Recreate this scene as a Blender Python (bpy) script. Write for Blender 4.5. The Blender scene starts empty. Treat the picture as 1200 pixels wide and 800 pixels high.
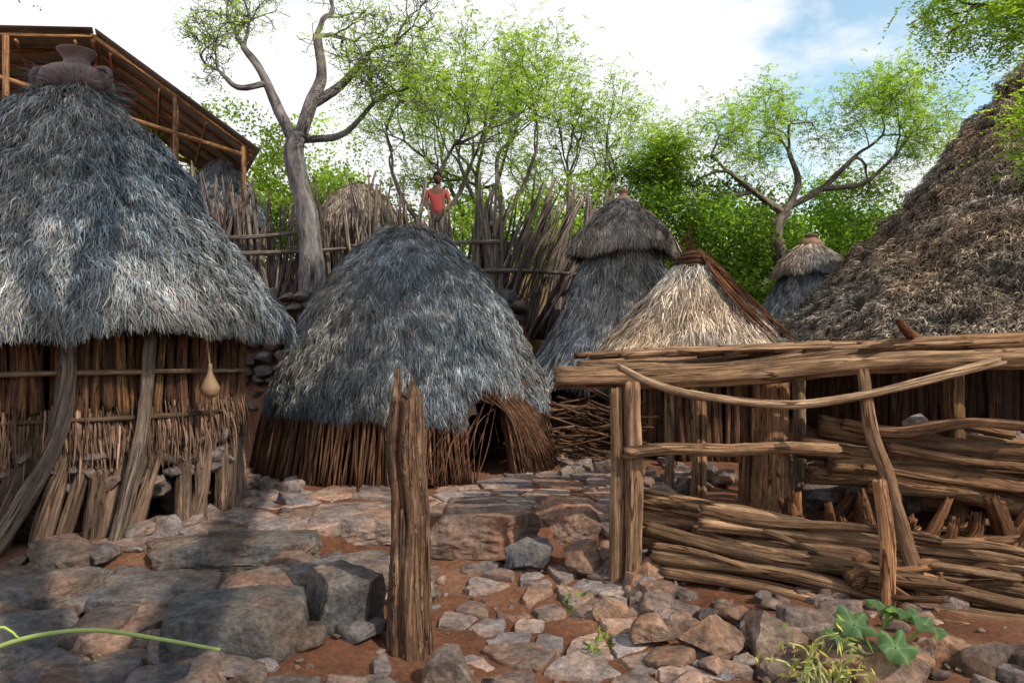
import bpy, math, random
import numpy as np
from mathutils import Vector, Matrix
random.seed(11)
rng=np.random.default_rng(11)
R=lambda a,b: random.uniform(a,b)
scene=bpy.context.scene
def link(o): scene.collection.objects.link(o); return o
def empty(name,loc):
    o=bpy.data.objects.new(name,None); o.location=loc; o.empty_display_size=.3; return link(o)
def sst(a,b,x):
    t=np.clip((np.asarray(x,float)-a)/(b-a),0,1); return t*t*(3-2*t)
def vnoise(p,seed=0):
    p=np.asarray(p,float); i=np.floor(p).astype(np.int64); f=p-i; f=f*f*(3-2*f)
    def h(a,b,c):
        n=((i[:,0]+a)*73856093)^((i[:,1]+b)*19349663)^((i[:,2]+c)*83492791)^(seed*2654435761)
        n&=0xffffffff; n=((n^(n>>13))*1274126177)&0xffffffff; n=n^(n>>16)
        return (n&0xffff)/65535.
    x,y,z=f[:,0],f[:,1],f[:,2]
    a=h(0,0,0)*(1-x)+h(1,0,0)*x; b=h(0,1,0)*(1-x)+h(1,1,0)*x
    c=h(0,0,1)*(1-x)+h(1,0,1)*x; d=h(0,1,1)*(1-x)+h(1,1,1)*x
    return (a*(1-y)+b*y)*(1-z)+(c*(1-y)+d*y)*z
def nrm(v): return v/np.maximum(np.linalg.norm(v,axis=-1,keepdims=True),1e-9)

# ---------------------------------------------------------------- mesh builder
class MB:
    def __init__(s): s.V=[];s.Q=[];s.T=[];s.C=[];s.L=[];s.n=0
    def add(s,V,Q=None,T=None,col=(1,1,1),lc=None):
        V=np.asarray(V,float).reshape(-1,3); n=len(V)
        if Q is not None and len(Q): s.Q.append(np.asarray(Q,np.int64)+s.n)
        if T is not None and len(T): s.T.append(np.asarray(T,np.int64)+s.n)
        col=np.asarray(col,float)
        if col.ndim==1: col=np.tile(col,(n,1))
        s.V.append(V); s.C.append(col); s.L.append(V if lc is None else lc); s.n+=n
    def obj(s,name,mat,parent=None,smooth=True,sharp=None,origin=None):
        V=np.concatenate(s.V); C=np.concatenate(s.C); L=np.concatenate(s.L)
        if origin is None:
            origin=np.array([V[:,0].mean(),V[:,1].mean(),V[:,2].min()])
        origin=np.asarray(origin,float)
        me=bpy.data.meshes.new(name); me.vertices.add(len(V))
        me.vertices.foreach_set('co',(V-origin).ravel())
        Q=np.concatenate(s.Q) if s.Q else np.zeros((0,4),int)
        T=np.concatenate(s.T) if s.T else np.zeros((0,3),int)
        lp=np.concatenate([Q.ravel(),T.ravel()]); me.loops.add(len(lp)); me.loops.foreach_set('vertex_index',lp)
        nf=len(Q)+len(T); me.polygons.add(nf)
        st=np.concatenate([np.arange(len(Q))*4,len(Q)*4+np.arange(len(T))*3]); me.polygons.foreach_set('loop_start',st)
        me.update(calc_edges=True)
        me.polygons.foreach_set('use_smooth',np.full(nf,smooth))
        a=me.attributes.new('tint','FLOAT_COLOR','POINT'); a.data.foreach_set('color',np.hstack([C,np.ones((len(C),1))]).ravel())
        a=me.attributes.new('lc','FLOAT_VECTOR','POINT'); a.data.foreach_set('vector',L.ravel())
        me.validate()
        if sharp: me.set_sharp_from_angle(angle=math.radians(sharp))
        me.materials.append(mat)
        o=bpy.data.objects.new(name,me); link(o)
        if parent is not None:
            o.parent=parent; o.location=Vector(origin)-parent.location
        else: o.location=origin
        return o

def tube(mb,pts,rad,n=8,col=(1,1,1),rough=.08,m=None,cap=True,groove=0.,flat=1.,jag=0.):
    P=np.asarray(pts,float); rad=np.asarray(rad,float)
    if rad.ndim==0: rad=np.full(len(P),float(rad))
    k=len(P); m=m or max(2,k)
    if m!=k:
        t=np.linspace(0,k-1,m); src=np.arange(k)
        if k>2:
            Pp=np.vstack([2*P[0]-P[1],P,2*P[-1]-P[-2]]); i=np.minimum(t.astype(int),k-2); f=(t-i)[:,None]
            a,b,c,d=Pp[i],Pp[i+1],Pp[i+2],Pp[i+3]
            Pn=.5*((2*b)+(c-a)*f+(2*a-5*b+4*c-d)*f*f+(3*b-a-3*c+d)*f**3)
        else: Pn=np.stack([np.interp(t,src,P[:,j]) for j in range(3)],1)
        rad=np.interp(t,src,rad); P=Pn
    T=nrm(np.gradient(P,axis=0))
    up=np.array([0,0,1.]) if abs(T[0][2])<.9 else np.array([1.,0,0])
    U=nrm(np.cross(T,up)); W=np.cross(T,U)
    th=np.linspace(0,2*math.pi,n,endpoint=False)
    s=np.concatenate([[0],np.cumsum(np.linalg.norm(np.diff(P,axis=0),axis=1))])
    ph=rng.uniform(0,6.28,6); TH,S=np.meshgrid(th,s)
    mod=1+rough*(np.sin(TH+ph[0]+S*1.3)+.7*np.sin(2*TH+ph[1]-S*2.1)+.5*np.sin(S*7+ph[2]))+rng.normal(0,rough*.3,TH.shape)
    if groove: 
        g=np.sin(5*TH+ph[3]+S*.8)+.8*np.sin(9*TH+ph[4]-S*.5)+.5*np.sin(3*TH+ph[5]+S)
        mod-=groove*np.maximum(0,g)**1.5
    rr=rad[:,None]*mod
    x=np.cos(TH)*rr; y=np.sin(TH)*rr*flat
    V=P[:,None,:]+x[...,None]*U[:,None,:]+y[...,None]*W[:,None,:]
    if jag: V[-1]+=T[-1]*rng.uniform(-jag,jag,(n,1)); V[0]+=T[0]*rng.uniform(-jag,jag,(n,1))
    off=rng.uniform(0,50,3); lc=np.stack([x,y,S],-1).reshape(-1,3)+off
    i=np.arange(m-1)[:,None]*n; j=np.arange(n)[None,:]; j2=(j+1)%n
    Q=np.stack([i+j,i+j2,i+n+j2,i+n+j],-1).reshape(-1,4)
    V=V.reshape(-1,3); Tt=[]
    if cap:
        c0=len(V); V=np.vstack([V,P[0],P[-1]]); lc=np.vstack([lc,off+[0,0,0],off+[0,0,s[-1]]])
        for q in range(n):
            Tt.append((c0,(q+1)%n,q)); Tt.append((c0+1,(m-1)*n+q,(m-1)*n+(q+1)%n))
    mb.add(V,Q,Tt,col,lc)

def blades(mb,P,D,N,L,W,col,lift):
    n=len(P); S=nrm(np.cross(D,N)); a=rng.uniform(-.8,.8,n)[:,None]
    S=S*np.cos(a)+N*np.sin(a); w=W[:,None]*.5; L=L[:,None]; lf=lift[:,None]
    M=P+D*L*.5+N*lf; E=P+D*L+N*lf*rng.uniform(-.3,1.3,(n,1))
    V=np.stack([P-S*w,P+S*w,M+S*w,M-S*w,E+S*w*.25,E-S*w*.25],1).reshape(-1,3)
    b=np.arange(n)[:,None]*6
    Q=np.concatenate([b+[0,1,2,3],b+[3,2,4,5]])
    mb.add(V,Q,None,np.repeat(col,6,0))

# ---------------------------------------------------------------- materials
def newmat(name):
    m=bpy.data.materials.new(name); m.use_nodes=True; nt=m.node_tree; nt.nodes.clear()
    out=nt.nodes.new('ShaderNodeOutputMaterial'); return m,nt,out
def N(nt,t,**k):
    n=nt.nodes.new(t)
    for a,b in k.items():
        if a in n.inputs.keys(): n.inputs[a].default_value=b
        else: setattr(n,a,b)
    return n
def ramp(nt,fac,stops):
    r=nt.nodes.new('ShaderNodeValToRGB'); e=r.color_ramp.elements
    while len(e)<len(stops): e.new(.5)
    for i,(p,c) in enumerate(stops):
        e[i].position=p; e[i].color=(*c,1) if len(c)==3 else c
    nt.links.new(fac,r.inputs[0]); return r.outputs[0]
def mix(nt,a,b,fac,bt='MIX'):
    m=nt.nodes.new('ShaderNodeMix'); m.data_type='RGBA'; m.blend_type=bt
    for s,v in ((m.inputs[0],fac),(m.inputs[6],a),(m.inputs[7],b)):
        if hasattr(v,'is_output'): nt.links.new(v,s)
        else: s.default_value=v if not isinstance(v,tuple) else (*v,1)
    return m.outputs[2]
def lcnoise(nt,scale,detail=6,rough=.6,vec='lc',dist=0):
    at=N(nt,'ShaderNodeAttribute',attribute_name=vec); mp=nt.nodes.new('ShaderNodeMapping')
    mp.inputs['Scale'].default_value=scale; nt.links.new(at.outputs['Vector'],mp.inputs[0])
    no=N(nt,'ShaderNodeTexNoise',Scale=1.,Detail=float(detail),Roughness=rough,Distortion=dist); nt.links.new(mp.outputs[0],no.inputs['Vector'])
    return no.outputs[0],mp.outputs[0]
def finish(nt,out,col,height=None,strength=.5,dist=.01,rough=.9,spec=.15):
    p=N(nt,'ShaderNodeBsdfPrincipled'); p.inputs['Roughness'].default_value=rough
    p.inputs['Specular IOR Level'].default_value=spec
    nt.links.new(col,p.inputs['Base Color'])
    if height is not None:
        b=N(nt,'ShaderNodeBump',Strength=strength,Distance=dist); nt.links.new(height,b.inputs['Height']); nt.links.new(b.outputs[0],p.inputs['Normal'])
    nt.links.new(p.outputs[0],out.inputs[0]); return p
def tint(nt): return N(nt,'ShaderNodeAttribute',attribute_name='tint').outputs['Color']
def mat_wood(name,dark,mid,light,sx=38,sz=2.2,bump=.8):
    m,nt,out=newmat(name); g,_=lcnoise(nt,(sx,sx,sz),6,.7,dist=.4); pz,_=lcnoise(nt,(7,7,3.2),5,.7)
    c=ramp(nt,g,[(.30,dark),(.5,mid),(.74,light)])
    c2=ramp(nt,pz,[(.3,(.42,.42,.46)),(.48,(.9,.84,.8)),(.6,(1.1,1.04,.98)),(.72,(1.5,1.35,1.15))])
    c=mix(nt,c,c2,1.,'MULTIPLY')
    k,_=lcnoise(nt,(sx*.32,sx*.32,.7),3,.5,dist=.6); cr=ramp(nt,k,[(.475,(1,1,1)),(.495,(.2,.17,.15)),(.503,(.2,.17,.15)),(.523,(1,1,1))])
    msk=ramp(nt,pz,[(.40,(0,0,0)),(.52,(1,1,1))])
    c=mix(nt,c,mix(nt,(1.,1.,1.),cr,msk),1.,'MULTIPLY'); c=mix(nt,c,tint(nt),1.,'MULTIPLY')
    h=N(nt,'ShaderNodeMath',operation='MULTIPLY'); nt.links.new(g,h.inputs[0]); nt.links.new(cr,h.inputs[1])
    finish(nt,out,c,h.outputs[0],bump,.025); return m
def mat_tint(name,rough=.9,sc=3.,lo=.7,hi=1.25,spec=.0):
    m,nt,out=newmat(name); g,_=lcnoise(nt,(sc,sc,sc),3,.65)
    c=ramp(nt,g,[(.3,(lo,lo,lo)),(.7,(hi,hi,hi*.98))]); c=mix(nt,c,tint(nt),1.,'MULTIPLY')
    finish(nt,out,c,rough=rough,spec=spec); return m
def mat_leaf(name,tr=.5):
    m,nt,out=newmat(name); t=tint(nt)
    d=N(nt,'ShaderNodeBsdfDiffuse'); nt.links.new(t,d.inputs['Color'])
    tl=N(nt,'ShaderNodeBsdfTranslucent'); c=mix(nt,t,(2.0,2.1,.8),1.,'MULTIPLY'); nt.links.new(c,tl.inputs[0])
    ms=N(nt,'ShaderNodeMixShader'); ms.inputs[0].default_value=tr
    nt.links.new(d.outputs[0],ms.inputs[1]); nt.links.new(tl.outputs[0],ms.inputs[2]); nt.links.new(ms.outputs[0],out.inputs[0]); return m
def mat_rock(name):
    m,nt,out=newmat(name)
    a,v=lcnoise(nt,(5,5,5),8,.7); b,_=lcnoise(nt,(26,26,26),6,.75); w,_=lcnoise(nt,(2.2,2.2,2.2),4,.6)
    c=ramp(nt,a,[(.28,(.08,.07,.068)),(.46,(.19,.17,.16)),(.62,(.32,.285,.255)),(.78,(.52,.47,.42))])
    c=mix(nt,c,ramp(nt,w,[(.35,(.82,.90,1.04)),(.5,(1,.95,.92)),(.65,(1.26,.95,.79))]),1.,'MULTIPLY')
    c=mix(nt,c,ramp(nt,b,[(.3,(.42,.42,.42)),(.5,(1,1,1)),(.7,(1.5,1.47,1.42))]),1.,'MULTIPLY')
    c=mix(nt,c,tint(nt),1.,'MULTIPLY')
    h=N(nt,'ShaderNodeMath',operation='ADD'); nt.links.new(a,h.inputs[0]); nt.links.new(b,h.inputs[1])
    finish(nt,out,c,h.outputs[0],.9,.035,.85); return m
def mat_ground():
    m,nt,out=newmat('soil')
    a,v=lcnoise(nt,(1.3,1.3,1.3),6,.6); b,_=lcnoise(nt,(24,24,24),7,.85); g,_=lcnoise(nt,(.12,.12,.12),4,.6)
    c=ramp(nt,a,[(.3,(.13,.056,.034)),(.5,(.21,.096,.058)),(.7,(.30,.165,.11))])
    c=mix(nt,c,ramp(nt,b,[(.3,(.4,.4,.4)),(.5,(1,1,1)),(.7,(1.7,1.55,1.45))]),1.,'MULTIPLY')
    at=N(nt,'ShaderNodeAttribute',attribute_name='lc'); sp=N(nt,'ShaderNodeSeparateXYZ'); nt.links.new(at.outputs['Vector'],sp.inputs[0])
    gm=N(nt,'ShaderNodeMapRange'); gm.inputs[1].default_value=12; gm.inputs[2].default_value=17; nt.links.new(sp.outputs[1],gm.inputs[0])
    c=mix(nt,c,ramp(nt,g,[(.3,(.06,.10,.025)),(.7,(.16,.16,.06))]),gm.outputs[0])
    finish(nt,out,c,b,1.,.05,.95); return m
M_soil=mat_ground(); M_rock=mat_rock('stone')
M_log=mat_wood('weathered_wood',(.065,.042,.03),(.225,.155,.105),(.50,.39,.285))
M_post=mat_wood('rough_post_wood',(.035,.022,.015),(.15,.098,.068),(.40,.31,.24),44,4.,1.)
M_grey=mat_wood('grey_wood',(.05,.042,.04),(.165,.145,.135),(.37,.33,.30))
M_dark=mat_wood('dark_sticks',(.025,.015,.011),(.10,.056,.037),(.28,.18,.12),45,3)
M_bark=mat_wood('bark',(.05,.047,.045),(.17,.16,.15),(.34,.32,.31),14,4)
M_thatch=mat_tint('thatch',.95,2.2,.72,1.25)
M_leaf=mat_leaf('leaf')
M_clay=mat_tint('clay',.6,9.,.7,1.2,.2)
M_plain=mat_tint('plain',.8,6.,.9,1.1)

# ---------------------------------------------------------------- terrain
def edge(x): return np.interp(x,[-8,-3.2,-2.4,-1.7,-1.25,-.8,.9,1.4,6],[4.2,4.5,4.9,5.0,5.65,5.75,5.8,6.2,6.6])
def H(x,y):
    x=np.asarray(x,float); y=np.asarray(y,float); e=edge(x)
    h=.27*sst(e-.15,e+.15,y)+.10*(sst(.4,1.1,-x))*(1-sst(e-.15,e+.15,y))+.08*sst(1.0,2.2,x)*(1-sst(e-.15,e+.15,y))
    mk=1-sst(-.1,.9,x); mk2=1-sst(1.5,5,x)
    h=h+mk*(2.05*sst(11.0,11.35,y)+.85*sst(11.6,13.4,y))+(1-mk)*(2.9*sst(12.2,15.5,y)*mk2+2.9*sst(14.5,24,y)*(1-mk2))
    h=h+.11*np.clip(y-15,0,70)
    h=h+.02*np.sin(x*2.3+y)*np.sin(y*1.7-x*.6)+.012*np.sin(x*6+1)*np.sin(y*5.3)
    return h
def Hs(x,y): return float(H(x,y))
def axis(a,b,n,c,p):
    t=np.linspace(-1,1,n); s=np.sign(t)*np.abs(t)**p
    return np.where(s<0,c+s*(c-a),c+s*(b-c))
gx=axis(-180,180,400,0,3.0); gy=axis(-80,320,420,5,3.0)
X,Y=np.meshgrid(gx,gy); Z=H(X,Y)
V=np.stack([X,Y,Z],-1).reshape(-1,3); V[:,2]+=.04*(vnoise(V*[5,5,0],3)-.5)+.025*(vnoise(V*[17,17,0],4)-.5)
i=np.arange(419)[:,None]*400; j=np.arange(399)[None,:]
mb=MB(); mb.add(V,np.stack([i+j,i+j+1,i+400+j+1,i+400+j],-1).reshape(-1,4),None); mb.obj('ground',M_soil,origin=(0,0,0))

# ---------------------------------------------------------------- rocks
import bmesh
def rtemp(sub,seed,box=0.,dl=.42,dh=.8,nc=10):
    r=np.random.default_rng(seed); bm=bmesh.new(); bmesh.ops.create_icosphere(bm,subdivisions=sub,radius=1)
    V=np.array([v.co[:] for v in bm.verts]); F=np.array([[v.index for v in f.verts] for f in bm.faces]); bm.free()
    if box: V=V*(1-box)+V/np.abs(V).max(1,keepdims=True)*box
    for k in range(nc):
        n=r.normal(size=3); n/=np.linalg.norm(n); d=r.uniform(dl,dh); V-=np.maximum(0,V@n-d)[:,None]*n
    V/=np.abs(V).max(0)
    V+=nrm(V)*(.09*(vnoise(V*2.2+seed,seed)-.5)+.06*(vnoise(V*6+seed,seed)-.5)+.035*(vnoise(V*14+seed,seed)-.5)+.015*(vnoise(V*30+seed,seed)-.5))[:,None]
    return V,F
RT=[rtemp(4,s) for s in range(7)]+[rtemp(4,s+20,.75,.75,1.15,7) for s in range(7)]
RTL=[rtemp(2,s+40) for s in range(10)]; RTH=[rtemp(5,s+80) for s in range(6)]; RTB=[rtemp(6,s+120,.82,.85,1.25,8) for s in range(5)]
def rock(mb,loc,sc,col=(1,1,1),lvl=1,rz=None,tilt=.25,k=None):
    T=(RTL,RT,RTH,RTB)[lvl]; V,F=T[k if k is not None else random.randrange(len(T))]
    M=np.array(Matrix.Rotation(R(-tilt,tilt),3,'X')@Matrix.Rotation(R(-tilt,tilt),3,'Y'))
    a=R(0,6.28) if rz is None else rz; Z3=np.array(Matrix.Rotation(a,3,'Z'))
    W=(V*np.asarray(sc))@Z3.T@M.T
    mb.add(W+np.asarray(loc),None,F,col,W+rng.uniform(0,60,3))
def rcol(warm=.5):
    b=R(.55,1.2); w=R(0,1)*warm
    return (b*(.90+.28*w),b*(.90+.04*w),b*(1.0-.20*w))
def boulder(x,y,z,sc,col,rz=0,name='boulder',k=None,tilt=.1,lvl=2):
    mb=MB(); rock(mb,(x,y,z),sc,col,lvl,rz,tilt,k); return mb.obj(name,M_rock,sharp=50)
OR=(1.2,.90,.72)
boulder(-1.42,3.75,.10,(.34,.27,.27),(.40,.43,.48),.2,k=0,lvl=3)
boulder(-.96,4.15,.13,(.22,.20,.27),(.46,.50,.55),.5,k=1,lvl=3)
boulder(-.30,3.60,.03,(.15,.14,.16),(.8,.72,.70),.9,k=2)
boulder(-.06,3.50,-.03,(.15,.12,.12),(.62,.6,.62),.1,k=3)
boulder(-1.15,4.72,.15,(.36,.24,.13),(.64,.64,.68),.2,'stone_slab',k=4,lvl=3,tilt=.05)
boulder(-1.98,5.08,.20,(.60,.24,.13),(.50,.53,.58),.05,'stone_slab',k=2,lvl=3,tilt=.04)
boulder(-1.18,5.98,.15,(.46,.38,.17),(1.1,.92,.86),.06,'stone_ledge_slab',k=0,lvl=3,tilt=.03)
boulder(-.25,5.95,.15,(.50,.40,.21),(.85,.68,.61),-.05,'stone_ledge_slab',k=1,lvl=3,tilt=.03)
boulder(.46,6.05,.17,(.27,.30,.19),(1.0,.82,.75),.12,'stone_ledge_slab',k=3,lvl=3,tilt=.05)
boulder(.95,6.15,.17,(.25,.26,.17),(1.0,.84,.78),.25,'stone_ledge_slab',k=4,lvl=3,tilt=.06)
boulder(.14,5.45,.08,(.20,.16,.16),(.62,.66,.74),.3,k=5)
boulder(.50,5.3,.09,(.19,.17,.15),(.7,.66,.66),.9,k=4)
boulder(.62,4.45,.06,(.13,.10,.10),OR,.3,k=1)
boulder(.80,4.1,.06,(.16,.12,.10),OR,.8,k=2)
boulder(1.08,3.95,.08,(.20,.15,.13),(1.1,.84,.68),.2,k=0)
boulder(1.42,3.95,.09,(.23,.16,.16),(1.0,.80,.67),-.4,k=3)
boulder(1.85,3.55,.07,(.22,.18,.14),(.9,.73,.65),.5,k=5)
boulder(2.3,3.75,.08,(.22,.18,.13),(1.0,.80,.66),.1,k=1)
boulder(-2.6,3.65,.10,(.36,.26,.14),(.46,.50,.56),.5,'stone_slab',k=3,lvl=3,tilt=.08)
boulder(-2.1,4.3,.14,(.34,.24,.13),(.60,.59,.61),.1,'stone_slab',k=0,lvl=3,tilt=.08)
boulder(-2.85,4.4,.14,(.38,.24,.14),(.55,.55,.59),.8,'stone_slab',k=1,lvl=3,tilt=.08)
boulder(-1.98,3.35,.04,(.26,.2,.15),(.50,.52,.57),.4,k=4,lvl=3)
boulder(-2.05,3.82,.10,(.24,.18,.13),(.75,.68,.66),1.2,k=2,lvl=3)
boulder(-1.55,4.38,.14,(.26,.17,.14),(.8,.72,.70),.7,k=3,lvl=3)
boulder(-.72,3.35,.0,(.22,.16,.14),(.55,.56,.6),.3,k=4)
boulder(-.62,4.5,.04,(.18,.15,.13),(.72,.68,.68),.1,k=2)
boulder(-.70,5.0,.12,(.2,.16,.14),(.85,.74,.70),.6,k=1)
boulder(.95,5.05,.1,(.14,.12,.1),OR,.1,k=0)
mb=MB()
def scatter(mb,n,x0,x1,y0,y1,s0,s1,warm,flat=.6,ok=None,sink=.3,lvl=0,dk=1.):
    for _ in range(n):
        x=R(x0,x1); y=R(y0,y1)
        if ok and not ok(x,y): continue
        s=s0*(s1/s0)**(random.random()**1.3); rock(mb,(x,y,Hs(x,y)+s*flat*sink),(s,s*R(.55,1),s*flat*R(.7,1.3)),np.array(rcol(warm))*dk,1 if s>.07 else lvl)
noledge=lambda x,y: not(-1.7<x<1.2 and y>5.3)
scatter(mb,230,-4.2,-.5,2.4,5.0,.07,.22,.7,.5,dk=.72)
scatter(mb,260,-4.2,-.4,2.4,5.4,.02,.06,.9,.6,noledge)
scatter(mb,80,-1.6,-.5,4.6,5.5,.04,.15,.9,.45,noledge)
scatter(mb,160,-.5,.9,2.6,5.6,.008,.03,1.)
scatter(mb,190,.75,3.6,2.7,4.9,.05,.16,1.,.5)
scatter(mb,260,.6,3.6,2.7,5.2,.012,.045,1.)
scatter(mb,50,.65,1.2,4.7,5.9,.04,.13,1.,.6)
scatter(mb,260,1.0,6.5,5.6,8.0,.05,.18,1.,.6,sink=.6,dk=.85)
scatter(mb,90,-2.9,-1.9,5.2,10.5,.05,.16,.6,.6)
scatter(mb,160,-3,1.2,6.5,9,.012,.04,.8)
scatter(mb,60,.5,2,6.8,8.5,.05,.14,.7)
for k in range(190):
    x=R(2.6,5.5); y=R(5.9,7.6); z=.35+.6*math.exp(-((x-4.2)**2)/1.5-((y-6.9)**2)/.6)*random.random()
    rock(mb,(x,y,z),(R(.09,.2),R(.08,.16),R(.06,.14)),np.array(rcol(1.))*.85,1)
mb.obj('rubble_stones',M_rock,sharp=50,origin=(0,4,0))
def clip(poly,px,py,nx,ny):
    o=[]
    for a in range(len(poly)):
        p=poly[a]; q=poly[(a+1)%len(poly)]; dp=(p[0]-px)*nx+(p[1]-py)*ny; dq=(q[0]-px)*nx+(q[1]-py)*ny
        if dp<=0: o.append(p)
        if dp*dq<0:
            t=dp/(dp-dq); o.append((p[0]+(q[0]-p[0])*t,p[1]+(q[1]-p[1])*t))
    return o
def paving(name,x0,x1,y0,y1,cs,ok,warm,drop=.12,g0=.84,g1=.95,br=1.2,up=.0,rd=.15):
    mb=MB(); nx=int((x1-x0)/cs); ny=int((y1-y0)/cs); pts={}
    for a in range(-1,nx+1):
        for b in range(-1,ny+1): pts[a,b]=(x0+(a+.5+R(-.49,.49)+.5*(b%2))*cs,y0+(b+.5+R(-.49,.49))*cs)
    for a in range(nx):
        for b in range(ny):
            c=pts[a,b]
            if not ok(*c) or random.random()<drop: continue
            po=[(c[0]-cs*1.2,c[1]-cs*1.2),(c[0]+cs*1.2,c[1]-cs*1.2),(c[0]+cs*1.2,c[1]+cs*1.2),(c[0]-cs*1.2,c[1]+cs*1.2)]
            for i in range(-2,3):
                for j in range(-2,3):
                    if (i or j) and (a+i,b+j) in pts:
                        q=pts[a+i,b+j]; dx,dy=q[0]-c[0],q[1]-c[1]; l=math.hypot(dx,dy)
                        if l>1e-6: po=clip(po,(c[0]+q[0])/2,(c[1]+q[1])/2,dx/l,dy/l)
            if len(po)<3: continue
            po=np.array(po); pp=[]
            for q in range(len(po)):
                A=po[q];B=po[(q+1)%len(po)]
                for t in (0,.33,.66): pp.append(A*(1-t)+B*t)
            po=np.array(pp); po=(1-2*rd)*po+rd*np.roll(po,1,0)+rd*np.roll(po,-1,0); ce=po.mean(0); d=po-ce; g=R(g0,g1)
            po=ce+d*g+rng.normal(0,cs*.025,po.shape); n=len(po)
            z=Hs(*ce)+R(.010,.032)+up; tx,ty=R(-.06,.06),R(-.06,.06)
            def lv(sc,dz):
                q=ce+(po-ce)*sc; return np.column_stack([q,z+dz+(q[:,0]-ce[0])*tx+(q[:,1]-ce[1])*ty+rng.normal(0,.0015,len(q))])
            V=np.vstack([lv(1.03,-.09),lv(1.,-.010),lv(.95,0),lv(.5,R(-.003,.004)),[[ce[0],ce[1],z+.002]]]); Q=[];T=[]
            for l in range(3):
                for q in range(n): Q.append((l*n+q,l*n+(q+1)%n,(l+1)*n+(q+1)%n,(l+1)*n+q))
            for q in range(n): T.append((3*n+q,3*n+(q+1)%n,4*n))
            mb.add(V,Q,T,np.array(rcol(warm))*br,V+rng.uniform(0,60,3))
    mb.obj(name,M_rock,sharp=35,origin=(x0,y0,0))
paving('flagstone_path',-.55,1.3,2.6,5.75,.27,lambda x,y: y<5.6 and -.35<x<.85+.05*y,.8,.12,.74,.92,1.25)
paving('flagstone_terrace',-3.2,1.2,5.0,10.6,.42,lambda x,y: y>edge(x)+.2 and math.hypot(x+1.26,y-8.8)>1.8 and math.hypot(x+3.78,y-6.3)>1.25,1.,.05,.86,.96,1.25,rd=.1)
mb=MB()
for zz in np.arange(.32,2.45,.19):
    x=-8.5
    while x<.1:
        w=R(.1,.22); x+=w; rock(mb,(x,11.08+R(-.08,.06)+.1*(zz/2),zz+R(-.03,.03)),(w*1.05,R(.15,.25),R(.09,.13)),np.array(rcol(.35))*.6,0 ,0,.15); x+=w*.8
mb.obj('stone_retaining_wall',M_rock,sharp=50)

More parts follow.
